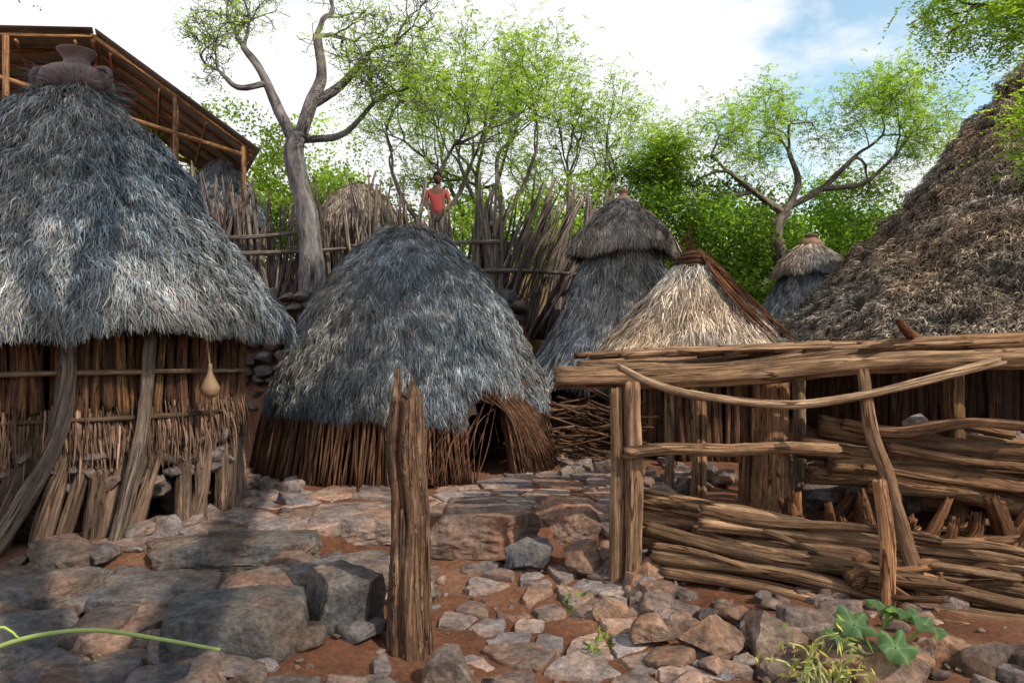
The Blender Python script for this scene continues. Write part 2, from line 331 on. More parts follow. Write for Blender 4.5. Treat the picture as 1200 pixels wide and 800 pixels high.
# ---------------------------------------------------------------- thatch huts
def prof_eval(prof):
    p=np.array(prof,float); k=len(p); t=np.linspace(0,k-1,200); Pp=np.vstack([2*p[0]-p[1],p,2*p[-1]-p[-2]]); i=np.minimum(t.astype(int),k-2); f=(t-i)[:,None]
    a,b,c,d=Pp[i],Pp[i+1],Pp[i+2],Pp[i+3]
    q=.5*((2*b)+(c-a)*f+(2*a-5*b+4*c-d)*f*f+(3*b-a-3*c+d)*f**3); q[:,0]=np.maximum(q[:,0],.01); return q
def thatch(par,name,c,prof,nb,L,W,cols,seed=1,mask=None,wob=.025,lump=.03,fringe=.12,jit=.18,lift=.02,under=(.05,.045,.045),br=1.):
    q=prof_eval(prof); c=np.array(c,float); ph=np.random.default_rng(seed).uniform(0,6.28,8)
    def surf(th,t):
        r=np.interp(t,np.linspace(0,1,200),q[:,0]); z=np.interp(t,np.linspace(0,1,200),q[:,1])
        w=1+wob*(np.sin(2*th+ph[0])+.7*np.sin(3*th+ph[1]+z*2)+.5*np.sin(5*th+ph[2]-z*3))
        C3=np.stack([np.cos(th)*r,np.sin(th)*r,z],-1)
        lm=lump*(vnoise(C3*3.3,seed)-.5)*2+lump*.7*(vnoise(C3*8,seed+1)-.5)*2
        r2=r*w+lm; return np.stack([c[0]+r2*np.cos(th),c[1]+r2*np.sin(th),c[2]+z+.04*np.sin(3*th+ph[3])*t+.02*np.sin(8*th+ph[4])*t+.06*(vnoise(np.stack([th*9,0*th,0*th],-1),seed)-.5)*t],-1),r,z
    dq=np.gradient(q,axis=0); seg=np.linalg.norm(dq,axis=1)
    cdf=np.cumsum(seg*q[:,0]); cdf/=cdf[-1]
    mb=MB(); nt_,nz=96,40; th=np.linspace(0,2*math.pi,nt_,endpoint=False); tt=np.linspace(0,1,nz)
    TH,TT=np.meshgrid(th,tt); S,_,_=surf(TH.ravel(),TT.ravel())
    S=S.copy(); S[:,:2]=c[:2]+(S[:,:2]-c[:2])*.985
    Q=[]
    for a in range(nz-1):
        for b in range(nt_):
            if mask is not None and mask(th[b],q[int(tt[a]*199),1]+c[2]): continue
            b2=(b+1)%nt_; Q.append((a*nt_+b,a*nt_+b2,(a+1)*nt_+b2,(a+1)*nt_+b))
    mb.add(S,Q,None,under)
    def put(n,u,Lk=1.,cl=1.):
        th=rng.uniform(0,2*math.pi,n); t=np.interp(u,cdf,np.linspace(0,1,200))
        P,r,z=surf(th,t)
        if mask is not None:
            k=np.array([not mask(a,b+c[2]-.12) for a,b in zip(th,z)]); th,t,P,r,z=th[k],t[k],P[k],r[k],z[k]; n=len(th)
        dr=np.interp(t,np.linspace(0,1,200),dq[:,0]/seg); dz=np.interp(t,np.linspace(0,1,200),dq[:,1]/seg)
        ct,sn=np.cos(th),np.sin(th)
        D=np.stack([dr*ct,dr*sn,dz],-1); Nn=np.stack([-dz*ct,-dz*sn,dr],-1); S=np.stack([-sn,ct,0*ct],-1)
        C3=np.stack([ct*r,sn*r,z],-1)
        cn=vnoise(C3*6,seed+5)-.5; cn2=vnoise(C3*16,seed+6)-.5
        D=nrm(D+S*(rng.normal(0,jit,n)+cn*.6+cn2*.5)[:,None]+Nn*rng.normal(.0,jit*.3,n)[:,None])
        tone=vnoise(C3*2,seed+9)*.7+.65; fine=vnoise(P*13,seed+2)*1.2+.38
        base=np.array(cols)[rng.integers(0,len(cols),n)]
        wn=(vnoise(C3*1.3,seed+11)[:,None]-.35)*np.array([[.4,.08,-.22]])+1
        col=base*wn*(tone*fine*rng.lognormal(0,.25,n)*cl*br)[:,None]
        P=P+Nn*(rng.uniform(-.01,.012,n)+lift*vnoise(P*9,seed+3)+lift*.9*vnoise(P*22,seed+4))[:,None]-D*(L*.35)
        blades(mb,P,D,Nn,rng.uniform(.5,1.2,n)*L*Lk,rng.uniform(.6,1.5,n)*W,col,rng.uniform(-.2,1,n)*lift*.8)
    put(nb,rng.uniform(0,1,nb))
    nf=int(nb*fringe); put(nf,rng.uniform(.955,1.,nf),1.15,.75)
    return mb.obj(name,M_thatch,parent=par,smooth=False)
def sticks(par,name,c,r0,r1,z0,z1,n,rad,mat,lean=.06,mask=None,jr=.03,jz=.05,cb=1.,gr=0.):
    mb=MB()
    for k in range(n):
        a=2*math.pi*k/n+R(-.02,.02); b=a+R(-lean,lean); zz=z0+R(-jz,jz)
        if mask and mask(a,.5): continue
        p0=np.array([c[0]+(r0+R(-jr,jr))*math.cos(a),c[1]+(r0+R(-jr,jr))*math.sin(a),zz]); p1=np.array([c[0]+(r1+R(-jr,jr))*math.cos(b),c[1]+(r1+R(-jr,jr))*math.sin(b),z1+R(-jz,jz)])
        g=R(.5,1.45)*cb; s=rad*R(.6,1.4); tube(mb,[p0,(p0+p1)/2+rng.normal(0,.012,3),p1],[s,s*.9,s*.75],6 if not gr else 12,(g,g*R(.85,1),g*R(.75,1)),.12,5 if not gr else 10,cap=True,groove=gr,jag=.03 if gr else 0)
    return mb.obj(name,mat,parent=par)
def ring(par,name,c,r,z,rad,mat,col=(1,1,1),n=40,wob=.02):
    mb=MB(); ph=R(0,6); P=[(c[0]+(r+wob*math.sin(3*a+ph))*math.cos(a),c[1]+(r+wob*math.sin(3*a+ph))*math.sin(a),z+wob*math.sin(2*a+ph)) for a in np.linspace(0,2*math.pi,n)]
    tube(mb,P,rad,8,col,.1,n*2,cap=False); return mb.obj(name,mat,parent=par)
def lathe(mb,c,prof,n=32,col=(1,1,1),ov=.02):
    p=prof_eval(prof)[::5]; th=np.linspace(0,2*math.pi,n,endpoint=False); TH,I=np.meshgrid(th,np.arange(len(p)))
    r=p[I,0]*(1+ov*np.sin(2*TH+1)); V=np.stack([c[0]+r*np.cos(TH),c[1]+r*np.sin(TH),c[2]+p[I,1]],-1).reshape(-1,3)
    i=np.arange(len(p)-1)[:,None]*n; j=np.arange(n)[None,:]; j2=(j+1)%n
    mb.add(V,np.stack([i+j,i+j2,i+n+j2,i+n+j],-1).reshape(-1,4),None,col)
GREY=[(.16,.195,.25),(.205,.235,.275),(.11,.135,.17),(.27,.29,.31),(.20,.185,.175),(.085,.095,.115)]  # grey thatch tones with the blue of skylit shade mixed in
GREYW=[(.24,.22,.21),(.18,.165,.16),(.32,.29,.26),(.12,.115,.115),(.21,.165,.14)]
BRN=[(.23,.195,.175),(.30,.255,.225),(.16,.135,.12),(.37,.325,.285),(.095,.08,.07)]
STRAW=[(.42,.39,.37),(.33,.30,.28),(.56,.52,.47),(.26,.21,.17),(.18,.145,.13)]
c1=(-3.78,6.3); h1=empty('thatched_granary_hut',(c1[0],c1[1],.27))
thatch(h1,'roof',(c1[0],c1[1],0),[(.02,3.88),(.20,3.80),(.48,3.52),(.82,3.08),(1.13,2.62),(1.40,2.26),(1.62,1.98),(1.69,1.80)],120000,.16,.006,GREY,3,lump=.065,fringe=.2,lift=.05,jit=.26)
sticks(h1,'wall_sticks',c1,1.28,1.35,1.0,2.0,190,.024,M_dark,.02,jz=.07,cb=.9)
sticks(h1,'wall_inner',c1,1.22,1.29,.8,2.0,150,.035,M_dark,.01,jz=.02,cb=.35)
sticks(h1,'wall_planks',c1,1.31,1.37,1.08,2.0,100,.045,M_dark,.035,jz=.14,cb=1.0,gr=.08)
ring(h1,'tie_rail',c1,1.41,1.46,.020,M_log,(.7,.68,.66)); ring(h1,'tie_rail_low',c1,1.36,1.12,.018,M_log,(.3,.3,.3)); ring(h1,'floor_rim',c1,1.28,.94,.05,M_dark)
mb=MB(); n=5000; a=rng.uniform(0,6.283,n); rr=1.32+rng.uniform(-.03,.05,n)
P=np.stack([c1[0]+rr*np.cos(a),c1[1]+rr*np.sin(a),rng.uniform(1.0,1.25,n)],-1); Nn=np.stack([np.cos(a),np.sin(a),0*a],-1)
blades(mb,P,nrm(np.stack([rng.normal(0,.1,n),rng.normal(0,.1,n),-np.ones(n)],-1)),Nn,rng.uniform(.12,.34,n),rng.uniform(.006,.015,n),np.array([(.11,.07,.053)])*rng.lognormal(0,.5,n)[:,None],np.full(n,.02))
mb.obj('reed_fringe',M_thatch,parent=h1,smooth=False)
mb=MB()
for k in range(60):
    a=2*math.pi*k/60
    for q in range(3): rock(mb,(c1[0]+(1.26+R(-.05,.06))*math.cos(a),c1[1]+(1.26+R(-.05,.06))*math.sin(a),.88-q*.11+R(-.03,.03)),(R(.08,.12),R(.08,.12),R(.05,.07)),np.array(rcol(.5))*.8,0)
for k in range(160):
    a=R(0,6.28); rock(mb,(c1[0]+R(1.0,1.15)*math.cos(a),c1[1]+R(1.0,1.15)*math.sin(a),R(.3,.75)),(.17,.17,.12),(.45,.40,.38),0)  # dark stone core added behind the legs to give a shaded interior
mb.obj('floor_and_dark_core_stones',M_rock,parent=h1,sharp=50)
mb=MB()
for k in range(56):
    a=2*math.pi*k/56+R(-.05,.05); b=a-R(.03,.22); w=R(.05,.09); g=R(.45,1.2); r_=1.33+R(-.06,.08); x0,y0=c1[0]+r_*math.cos(b),c1[1]+r_*math.sin(b)
    tube(mb,[(x0,y0,.12),(c1[0]+1.32*math.cos((a+b)/2),c1[1]+1.32*math.sin((a+b)/2),.55),(c1[0]+1.29*math.cos(a),c1[1]+1.29*math.sin(a),R(.8,1.02))],[w*1.1,w,w*.8],16,(g*1.05,g*.86,g*.73),.14,12,groove=.09,flat=.8,jag=.04)
for (a,b,w) in ((-64,-80,.08),(-43,-51,.065),(-92,-101,.065)):
    a,b=math.radians(a),math.radians(b)
    tube(mb,[(c1[0]+1.50*math.cos(b),c1[1]+1.50*math.sin(b),.2),(c1[0]+1.44*math.cos(a),c1[1]+1.44*math.sin(a),1.0),(c1[0]+1.42*math.cos(a+.06),c1[1]+1.42*math.sin(a+.06),1.75)],[w*1.15,w,w*.75],18,(.8,.74,.7),.13,18,groove=.09,flat=.75)
mb.obj('plank_legs',M_grey,parent=h1)
mb=MB(); lathe(mb,(c1[0],c1[1],3.80),[(.17,.0),(.27,.06),(.29,.13),(.25,.22),(.12,.29),(.10,.34),(.15,.41),(.135,.41),(.08,.33)],40,(.14,.10,.105))
for s in (-1,1): tube(mb,[(c1[0]+s*.2,c1[1]-.05,4.05),(c1[0]+s*.31,c1[1]-.08,4.03),(c1[0]+s*.34,c1[1]-.08,3.94),(c1[0]+s*.27,c1[1]-.05,3.88)],.022,8,(.14,.10,.105),.03,12)
mb.obj('clay_pot',M_clay,parent=h1)
mb=MB(); n=2200; a=rng.uniform(0,6.28,n); P=np.stack([c1[0]+.05*np.cos(a),c1[1]+.05*np.sin(a),3.88+rng.uniform(-.1,.06,n)],-1)
D=nrm(np.stack([np.cos(a),np.sin(a),rng.uniform(-1.3,.25,n)],-1)); blades(mb,P,D,nrm(np.cross(D,np.stack([-np.sin(a),np.cos(a),0*a],-1))),rng.uniform(.2,.45,n),np.full(n,.006),np.array(GREY)[rng.integers(0,5,n)],np.full(n,.03))
mb.obj('thatch_tuft',M_thatch,parent=h1,smooth=False)
mb=MB(); lathe(mb,(-2.34,5.62,1.26),[(.01,0),(.055,.03),(.07,.08),(.045,.14),(.02,.2),(.015,.26),(.005,.27)],20,(.20,.13,.08)); tube(mb,[(-2.34,5.62,1.50),(-2.38,5.66,1.7),(-2.40,5.7,1.86)],.008,5,(.3,.2,.1)); mb.obj('calabash_gourd',M_clay,parent=h1)

c3=(-1.26,8.8); h3=empty('domed_thatched_hut',(c3[0],c3[1],.27)); DA=math.radians(-52)
def door(a,z,w=.165,top=1.14):
    d=(a-DA+math.pi)%(2*math.pi)-math.pi
    return abs(d)<w and z<top-.5*(abs(d)/w)**2*.35
thatch(h3,'roof',(c3[0],c3[1],0),[(.03,3.04),(.25,2.99),(.52,2.82),(.88,2.45),(1.18,2.02),(1.42,1.52),(1.56,1.17),(1.62,.95)],115000,.15,.006,GREY,7,mask=door,lump=.045,fringe=.16,lift=.04,jit=.24)
mk=lambda a,z: door(a,.3)
sticks(h3,'wall_reeds',c3,1.80,1.56,.25,1.25,560,.012,M_dark,.05,mk,jz=.06,cb=1.3)
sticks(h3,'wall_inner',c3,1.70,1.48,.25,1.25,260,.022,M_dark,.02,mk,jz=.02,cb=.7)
mb=MB()
for k in range(110):
    s=R(0,1); a0=DA+R(-.12,.2); a1=DA+.18+s*.42; z0=1.12+R(-.06,.12); g=R(.5,1.3)
    tube(mb,[(c3[0]+1.58*math.cos(a0),c3[1]+1.58*math.sin(a0),z0+.05),(c3[0]+1.74*math.cos((a0+a1)/2+.05),c3[1]+1.74*math.sin((a0+a1)/2+.05),.92),(c3[0]+1.86*math.cos(a1),c3[1]+1.86*math.sin(a1),.27+R(-.02,.2))],[.009,.008,.005],5,(g,g*.95,g*.95),.1,8)
for a in (DA-.19,DA+.19): tube(mb,[(c3[0]+1.72*math.cos(a),c3[1]+1.72*math.sin(a),.2),(c3[0]+1.62*math.cos(a),c3[1]+1.62*math.sin(a),1.1)],.035,8,(1,.9,.8),.1,5)
for k in range(14):
    a=DA-.25+R(-.2,.1); tube(mb,[(c3[0]+1.85*math.cos(a),c3[1]+1.85*math.sin(a),.3),(c3[0]+R(1.7,2.0)*math.cos(a+.05),c3[1]+1.8*math.sin(a+.05),R(.6,.9)),(c3[0]+1.6*math.cos(a+.25),c3[1]+1.65*math.sin(a+.25),R(.9,1.2))],[.006,.005,.003],4,(1.2,1.1,1),.1,8)
mb.obj('door_surround',M_dark,parent=h3)
mb=MB()
for k in range(7): tube(mb,[(c3[0]-.1+R(-.05,.05),c3[1],2.95),(c3[0]-.3+R(-.12,.08),c3[1]+R(-.1,.1),3.3+R(-.1,.08))],[.012,.006],5,(1,1,1),.1,3)
mb.obj('ridge_sticks',M_grey,parent=h3)
c4=(1.68,11.0); h4=empty('two_tier_thatched_hut',(c4[0],c4[1],.27))
thatch(h4,'roof_skirt',(c4[0],c4[1],0),[(.32,3.45),(.48,3.1),(.68,2.6),(.95,2.0),(1.26,1.5),(1.52,1.12)],42000,.2,.008,GREY,12,lump=.03,fringe=.15,br=1.15)
thatch(h4,'roof_cap',(c4[0],c4[1],0),[(.04,3.84),(.2,3.74),(.46,3.54),(.70,3.30),(.80,3.08)],20000,.18,.008,GREYW,14,lump=.05,fringe=.3)
sticks(h4,'wall_sticks',c4,1.15,1.15,.25,1.35,150,.03,M_dark,.05)
mb=MB(); lathe(mb,(c4[0],c4[1],3.78),[(.14,0),(.12,.08),(.06,.14),(.08,.2),(.04,.24),(.01,.25)],20,(.2,.13,.1)); mb.obj('clay_finial',M_clay,parent=h4)
c5=(2.37,9.5); h5=empty('small_thatched_hut',(c5[0],c5[1],.27))
thatch(h5,'roof',(c5[0],c5[1],0),[(.06,2.72),(.2,2.6),(.45,2.34),(.75,2.02),(1.02,1.72),(1.2,1.5)],26000,.30,.0075,STRAW,17,lump=.04,fringe=.3,jit=.22,lift=.04)
sticks(h5,'wall_sticks',c5,.95,.95,.25,1.65,90,.035,M_dark,.06)
mb=MB()
for k in range(85):
    a=R(-1.3,.5); r0=R(.05,.45); ll=R(.5,1.0); g=R(.7,1.4)
    f=lambda r:(c5[0]+(r+.04)*math.cos(a+(r-r0)*.3),c5[1]+(r+.04)*math.sin(a+(r-r0)*.3),2.93-r*1.03+R(.0,.05))
    tube(mb,[f(r0),f(r0+ll*.5),f(min(1.38,r0+ll))],[.013,.011,.006],5,(g*1.3,g*1.05,g*.9),.1,6)
mb.obj('roof_binding_sticks',M_dark,parent=h5)
mb=MB()
for zz,r in ((2.66,.2),(2.72,.21),(2.78,.19),(2.84,.14)):
    tube(mb,[(c5[0]+r*math.cos(a),c5[1]+r*math.sin(a),zz+.01*math.sin(3*a)) for a in np.linspace(0,6.283,20)],.032,7,(.9,.85,.8),.1,40,cap=False)
for dx,dz in ((-.06,.26),(.0,.36),(.05,.18),(-.12,.12)): tube(mb,[(c5[0]+dx*.3,c5[1],2.7),(c5[0]+dx-.05,c5[1],2.85+dz)],[.03,.014],7,(.8,.7,.6),.1,5)
mb.obj('rope_crown',M_dark,parent=h5)
c6=(5.85,14.2); h6=empty('distant_thatched_hut',(c6[0],c6[1],.27))
thatch(h6,'roof_skirt',(c6[0],c6[1],0),[(.4,3.2),(.62,2.8),(.85,2.4),(1.15,1.95)],14000,.22,.010,GREY,22,br=1.15)
thatch(h6,'roof_cap',(c6[0],c6[1],0),[(.04,3.62),(.3,3.5),(.58,3.25),(.7,3.05)],9000,.18,.010,GREYW,23,fringe=.3)
sticks(h6,'wall_sticks',c6,.95,.95,.2,2.1,70,.03,M_dark)
mb=MB(); lathe(mb,(c6[0],c6[1],3.52),[(.2,0),(.22,.08),(.18,.16),(.1,.2),(.13,.26),(.02,.27)],20,(.2,.12,.09)); mb.obj('clay_pot',M_clay,parent=h6)
c7=(8.6,11.2); h7=empty('large_thatched_house',(c7[0],c7[1],.27))
thatch(h7,'roof',(c7[0],c7[1],0),[(.1,6.3),(.5,6.0),(1.1,5.3),(1.85,4.35),(2.7,3.35),(3.5,2.5),(4.15,1.9),(4.5,1.55)],210000,.12,.0095,BRN,31,lump=.16,fringe=.07,jit=.75,lift=.07,wob=.015,under=(.08,.066,.055))
sticks(h7,'wall_sticks',c7,3.7,3.7,.2,2.0,260,.045,M_dark,.03,cb=.8)
mb=MB(); lathe(mb,(c7[0],c7[1],.1),[(3.6,0),(3.6,.6),(3.6,1.2),(3.6,1.85)],48,(.09,.055,.04)); mb.obj('dark_inner_wall',M_clay,parent=h7)  # solid dark wall added so the space under the eave reads as shadow
c8=(-3.1,14.5); h8=empty('background_thatched_hut',(c8[0],c8[1],3.1))
thatch(h8,'roof',(c8[0],c8[1],0),[(.05,4.85),(.4,4.65),(.75,4.2),(.95,3.8)],12000,.2,.012,BRN,41,br=.9); sticks(h8,'wall_sticks',c8,.85,.85,3.0,4.1,60,.035,M_dark)
c9=(-5.6,14.0); h9=empty('background_thatched_hut.001',(c9[0],c9[1],3.1))
thatch(h9,'roof',(c9[0],c9[1],0),[(.05,5.2),(.3,5.0),(.6,4.5),(.85,4.0)],10000,.2,.012,GREY,42); sticks(h9,'wall_sticks',c9,.7,.7,3.0,4.1,50,.035,M_dark)

# ---------------------------------------------------------------- stick palisade
mb=MB()
def fy(x): return 11.75+.85*float(sst(-.2,.7,x))
x=-5.4
while x<2.2:
    x+=R(.009,.027); y=fy(x)+R(-.18,.18); ln=R(1.1,1.8)+.25*math.sin(x*2.1)+(.3 if x>-1.0 else 0)+(.35*random.random() if x<-3.6 else 0)
    if -3.0<x<-2.3: ln*=.8
    if -1.42<x<-1.12: ln=min(ln,1.3)
    le=.15*math.sin(x*1.7+1)+R(-.22,.22)+(.3 if x>-.9 else 0); s=R(.013,.034)*(1.6 if random.random()<.15 else 1)
    z0=max(Hs(x,y),1.9)-.15; g=R(.5,1.5); p0=np.array([x,y,z0]); p1=np.array([x+le*ln,y+R(-.1,.1),z0+ln+.2])
    tube(mb,[p0,(p0+p1)/2+rng.normal(0,.04,3),p1],[s,s*.9,s*.4],6,(g,g*R(.88,1),g*R(.82,1.15)),.12,6,jag=.03)
for k in range(38):
    x=R(-5.2,-1.6) if k<14 else R(-.9,1.7); ln=R(1.8,2.6); le=R(-.2,.3)+(.22 if x>0 else 0); s=R(.035,.055); y=fy(x)-.15; z0=1.9; g=R(.7,1.3)
    tube(mb,[(x,y,z0),(x+le*ln*.5+R(-.05,.05),y,z0+ln*.5),(x+le*ln,y,z0+ln)],[s,s*.85,s*.5],9,(g*.95,g*.97,g),.12,8,groove=.04)
for zz,x0,x1 in ((3.1,-5.3,-2.5),(3.35,-5,-3.3),(2.75,-1.5,1.3),(3.2,-2.6,-.2)):
    tube(mb,[(x0,fy(x0)-.25,zz),((x0+x1)/2,fy((x0+x1)/2)-.28,zz+R(-.05,.08)),(x1,fy(x1)-.25,zz+.08)],[.04,.035,.03],8,(.9,.9,.9),.1,10)
mb.obj('stick_palisade',M_grey)
mb=MB()
for k in range(110):
    x=R(.35,1.55); y=R(8.0,9.6); z=R(.3,1.0); a=R(-.9,.9); l=R(.4,.9); e=R(-.5,.3); g=R(.6,1.4)
    tube(mb,[(x-l*.5*math.cos(a),y-l*.5*math.sin(a),max(.28,z-e*l*.5)),(x+l*.5*math.cos(a),y+l*.5*math.sin(a),max(.3,z+e*l*.5))],[.016,.009],6,(g,g,g),.12,4)
mb.obj('brushwood_pile',M_dark)

# ---------------------------------------------------------------- posts and pen
mb=MB(); PC=(.85,.79,.75)
tube(mb,[(-.54,3.98,-.15),(-.555,3.97,.3),(-.545,3.98,.75),(-.58,3.98,1.1),(-.575,3.98,1.38)],[.130,.118,.108,.105,.08],56,PC,.07,80,groove=.12,jag=.03)
for dx,dy,h,r in ((-.055,.0,.17,.034),(.035,-.04,.10,.04),(.06,.04,.05,.03),(-.02,.04,.03,.035),(.0,-.02,-.02,.04)):
    tube(mb,[(-.57+dx,3.98+dy,1.05),(-.575+dx,3.98+dy,1.36),(-.575+dx*.9,3.98+dy,1.38+h)],[r*1.1,r,r*.3],12,PC,.15,12,groove=.1,jag=.02)
for dx,dy,z0,z1,r in ((-.1,-.03,-.1,.6,.03),(.09,-.05,.1,1.1,.028),(-.02,-.10,-.1,.8,.03),(.03,-.095,.5,1.25,.022),(-.08,-.06,.5,1.2,.025)):
    tube(mb,[(-.555+dx,3.98+dy,z0),(-.555+dx*.95,3.98+dy*.98,(z0+z1)/2),(-.57+dx*.8,3.98+dy*.85,z1)],[r,r*1.1,r*.4],10,PC,.15,16,groove=.08)
mb.obj('wooden_post',M_post)
pen=empty('log_pen',(2.2,5.4,.1))
mb=MB()
def post(mb,x,y,z0,z1,r,col=(1,1,1),lean=0,gr=.09):
    tube(mb,[(x-lean,y,z0),(x-lean*.5+.012,y,(z0+z1)/2),(x,y,z1)],[r*1.15,r,r*.92],26,col,.10,24,groove=gr,jag=.015)
post(mb,.84,5.1,-.05,1.42,.062,(1.1,1.02,.95)); post(mb,.73,5.13,-.05,1.38,.05,(.95,.88,.82)); post(mb,.80,5.24,-.05,1.4,.055,(.7,.7,.7))
post(mb,2.12,5.95,.1,1.40,.135,(1.1,.92,.78),gr=.07); post(mb,1.69,6.6,.2,1.42,.07,(1.1,1.,.9)); post(mb,1.46,6.75,.2,1.42,.045); post(mb,2.6,6.6,.2,1.4,.06)
post(mb,3.6,5.9,.1,1.5,.08,(.7,.6,.5)); post(mb,1.95,6.1,.1,1.4,.05,(.7,.6,.55)); post(mb,4.6,6.2,.1,1.5,.08)
mb.obj('posts',M_log,parent=pen)
mb=MB()
def log(mb,pts,r0,r1,col=(1,1,1),gr=.09,n=20,m=30,flat=1.):
    k=len(pts); tube(mb,pts,np.linspace(r0,r1,k),n,col,.10,m,groove=gr,flat=flat,jag=.03)
log(mb,[(.32,5.12,1.44),(1.0,5.14,1.455),(1.7,5.16,1.48),(2.6,5.15,1.55),(4.4,5.1,1.60)],.085,.075,(.95,.88,.8),.1)
log(mb,[(.5,5.36,1.50),(1.5,5.4,1.48),(2.6,5.35,1.61),(4.4,5.3,1.66)],.07,.06,(.9,.85,.8))
log(mb,[(.62,5.62,1.50),(1.6,5.6,1.53),(3.0,5.65,1.60),(4.6,5.6,1.66)],.07,.06,(1.05,.95,.9))
log(mb,[(.55,5.9,1.48),(2.,5.88,1.53),(4.6,5.9,1.60)],.06,.06)
log(mb,[(.8,6.15,1.48),(2.4,6.15,1.52),(4.8,6.1,1.58)],.06,.06)
log(mb,[(1.0,6.45,1.46),(2.4,6.5,1.48),(5,6.5,1.53)],.06,.06)
log(mb,[(1.0,6.8,1.45),(2.4,6.8,1.47),(5,6.8,1.5)],.06,.06)
log(mb,[(2.5,5.2,1.66),(3.2,5.25,1.70),(4.6,5.2,1.72)],.045,.06,(1.1,.95,.8))
for k in range(50):
    y=R(5.1,6.6); x0=R(.55,2.8); l=R(.6,1.9); z=1.545+.035*x0; g=R(.5,1.3); log(mb,[(x0,y,z+R(0,.04)),(x0+l*.5,y+R(-.05,.05),z+.03+.02*l),(x0+l,y+R(-.1,.1),z+.035*l+R(0,.05))],R(.014,.034),R(.008,.022),(g,g*.92,g*.85),.1,10,10)
log(mb,[(2.65,4.95,1.83),(2.85,5.2,1.76),(3.1,5.5,1.7)],.03,.045,(.7,.45,.35))
log(mb,[(.72,4.9,1.53),(.95,4.82,1.42),(1.2,4.75,1.35),(1.75,4.7,1.29),(2.1,4.7,1.32),(2.5,4.7,1.40),(3.2,4.75,1.57)],.024,.032,(1.2,1.2,1.2),.04,14,60)
log(mb,[(.78,5.0,.93),(1.1,5.02,.955),(1.5,5.06,.94),(1.9,5.1,.955),(2.3,5.15,.93)],.045,.05,(1.1,1.0,.9),.1)
mb.obj('roof_beams',M_log,parent=pen)
mb=MB()
LL=[(.93,5.3,.56,3.5,4.55,.27,.072),(.92,5.38,.42,3.7,4.6,.12,.085),(.95,5.15,.38,3.0,4.25,.14,.055),
  (.9,5.25,.28,3.5,4.35,.05,.08),(.98,5.05,.20,3.2,4.1,.07,.055),(1.0,5.3,.17,3.9,4.4,.0,.08),(1.05,5.0,.11,2.75,4.1,.04,.05),(1.3,5.0,.44,3.6,4.4,.30,.045),(1.6,5.0,.30,3.8,4.25,.2,.065)]
for k in range(16):
    xa=R(.95,2.4); t=(xa-.9)/2.6; l=R(.5,1.6); za=R(.12,.58)*(1-t*.5); LL.append((xa,5.22-t*.8+R(-.18,.08),za,xa+l,5.15-(t+l/2.6)*.8+R(-.18,.08),za*.75+R(-.05,.08),R(.016,.04)))
for (xa,ya,za,xb,yb,zb,r) in LL:
    g=R(.5,1.2); log(mb,[(xa,ya,za),((xa*2+xb)/3+R(-.1,.1),(ya*2+yb)/3+R(-.06,.06),(za*2+zb)/3+R(-.04,.05)),((xa+2*xb)/3+R(-.1,.1),(ya+yb*2)/3+R(-.07,.07),(za+zb*2)/3+R(-.04,.05)),(xb,yb,zb)],r,r*.85,(g*1.02,g*.93,g*.85),.11,20,34)
for (xa,za,xb,zb,y,r) in ((2.35,1.02,5,.72,5.75,.075),(2.3,.88,5,.56,5.7,.085),(2.5,.76,5,.43,5.6,.07),(2.4,.66,5,.34,5.68,.075),(2.7,.58,5,.24,5.62,.065),(2.6,.98,4.8,.8,5.95,.06),(2.9,.9,4.9,.62,5.5,.035),(2.6,.75,4.6,.5,5.5,.03),(2.5,1.08,4.0,.95,5.8,.035)):
    g=R(.5,1.1); log(mb,[(xa+R(-.1,.1),y,za),((xa*2+xb)/3,y+R(-.07,.07),(za*2+zb)/3+R(-.05,.05)),((xa+xb*2)/3,y+R(-.07,.07),(za+2*zb)/3+R(-.05,.05)),(xb,y+R(-.1,.1),zb)],r,r*1.05,(g*1.02,g*.85,g*.74),.1,20,34)
log(mb,[(2.6,5.7,1.05),(3.0,5.6,1.0),(3.5,5.55,1.08),(4.2,5.6,1.02)],.05,.04,(1.,.82,.7))
log(mb,[(2.30,4.75,1.50),(2.33,4.7,1.1),(2.40,4.65,.85),(2.44,4.6,.6),(2.52,4.5,.2),(2.6,4.4,-.1)],.04,.05,(.85,.76,.7),.08)
log(mb,[(2.27,4.4,-.1),(2.29,4.42,.45),(2.26,4.45,.84)],.055,.042,(1.3,1.0,.78),.04)
mb.obj('side_logs',M_log,parent=pen)
mb=MB()
for k in range(40):
    x=R(2.05,3.1) if k<20 else R(2.6,4.2); y=R(5.3,5.9) if k<20 else R(4.7,5.4); z=Hs(x,y); l=R(.2,.55); a=R(-.3,.3); g=R(.35,.8)
    log(mb,[(x,y,z+.02),(x+a*.5+R(-.05,.05),y,z+l*.5),(x+a,y+R(-.1,.1),z+l)],R(.05,.1),R(.02,.05),(g,g*.70,g*.54),.16,16,14)
for k in range(220):
    x=R(2.0,4.8); y=R(4.4,5.7); z=Hs(x,y)+R(.02,.22); a=R(-.9,.9); l=R(.12,.55); g=R(.5,1.2)
    log(mb,[(x,y,z),(x+l*.5*math.cos(a),y+l*.5*math.sin(a),z+R(-.02,.05)),(x+l*math.cos(a),y+l*math.sin(a),z+R(-.08,.08))],R(.012,.045),R(.006,.025),(g,g*.78,g*.64),.12,9,7)
mb.obj('broken_wood',M_log,parent=pen)

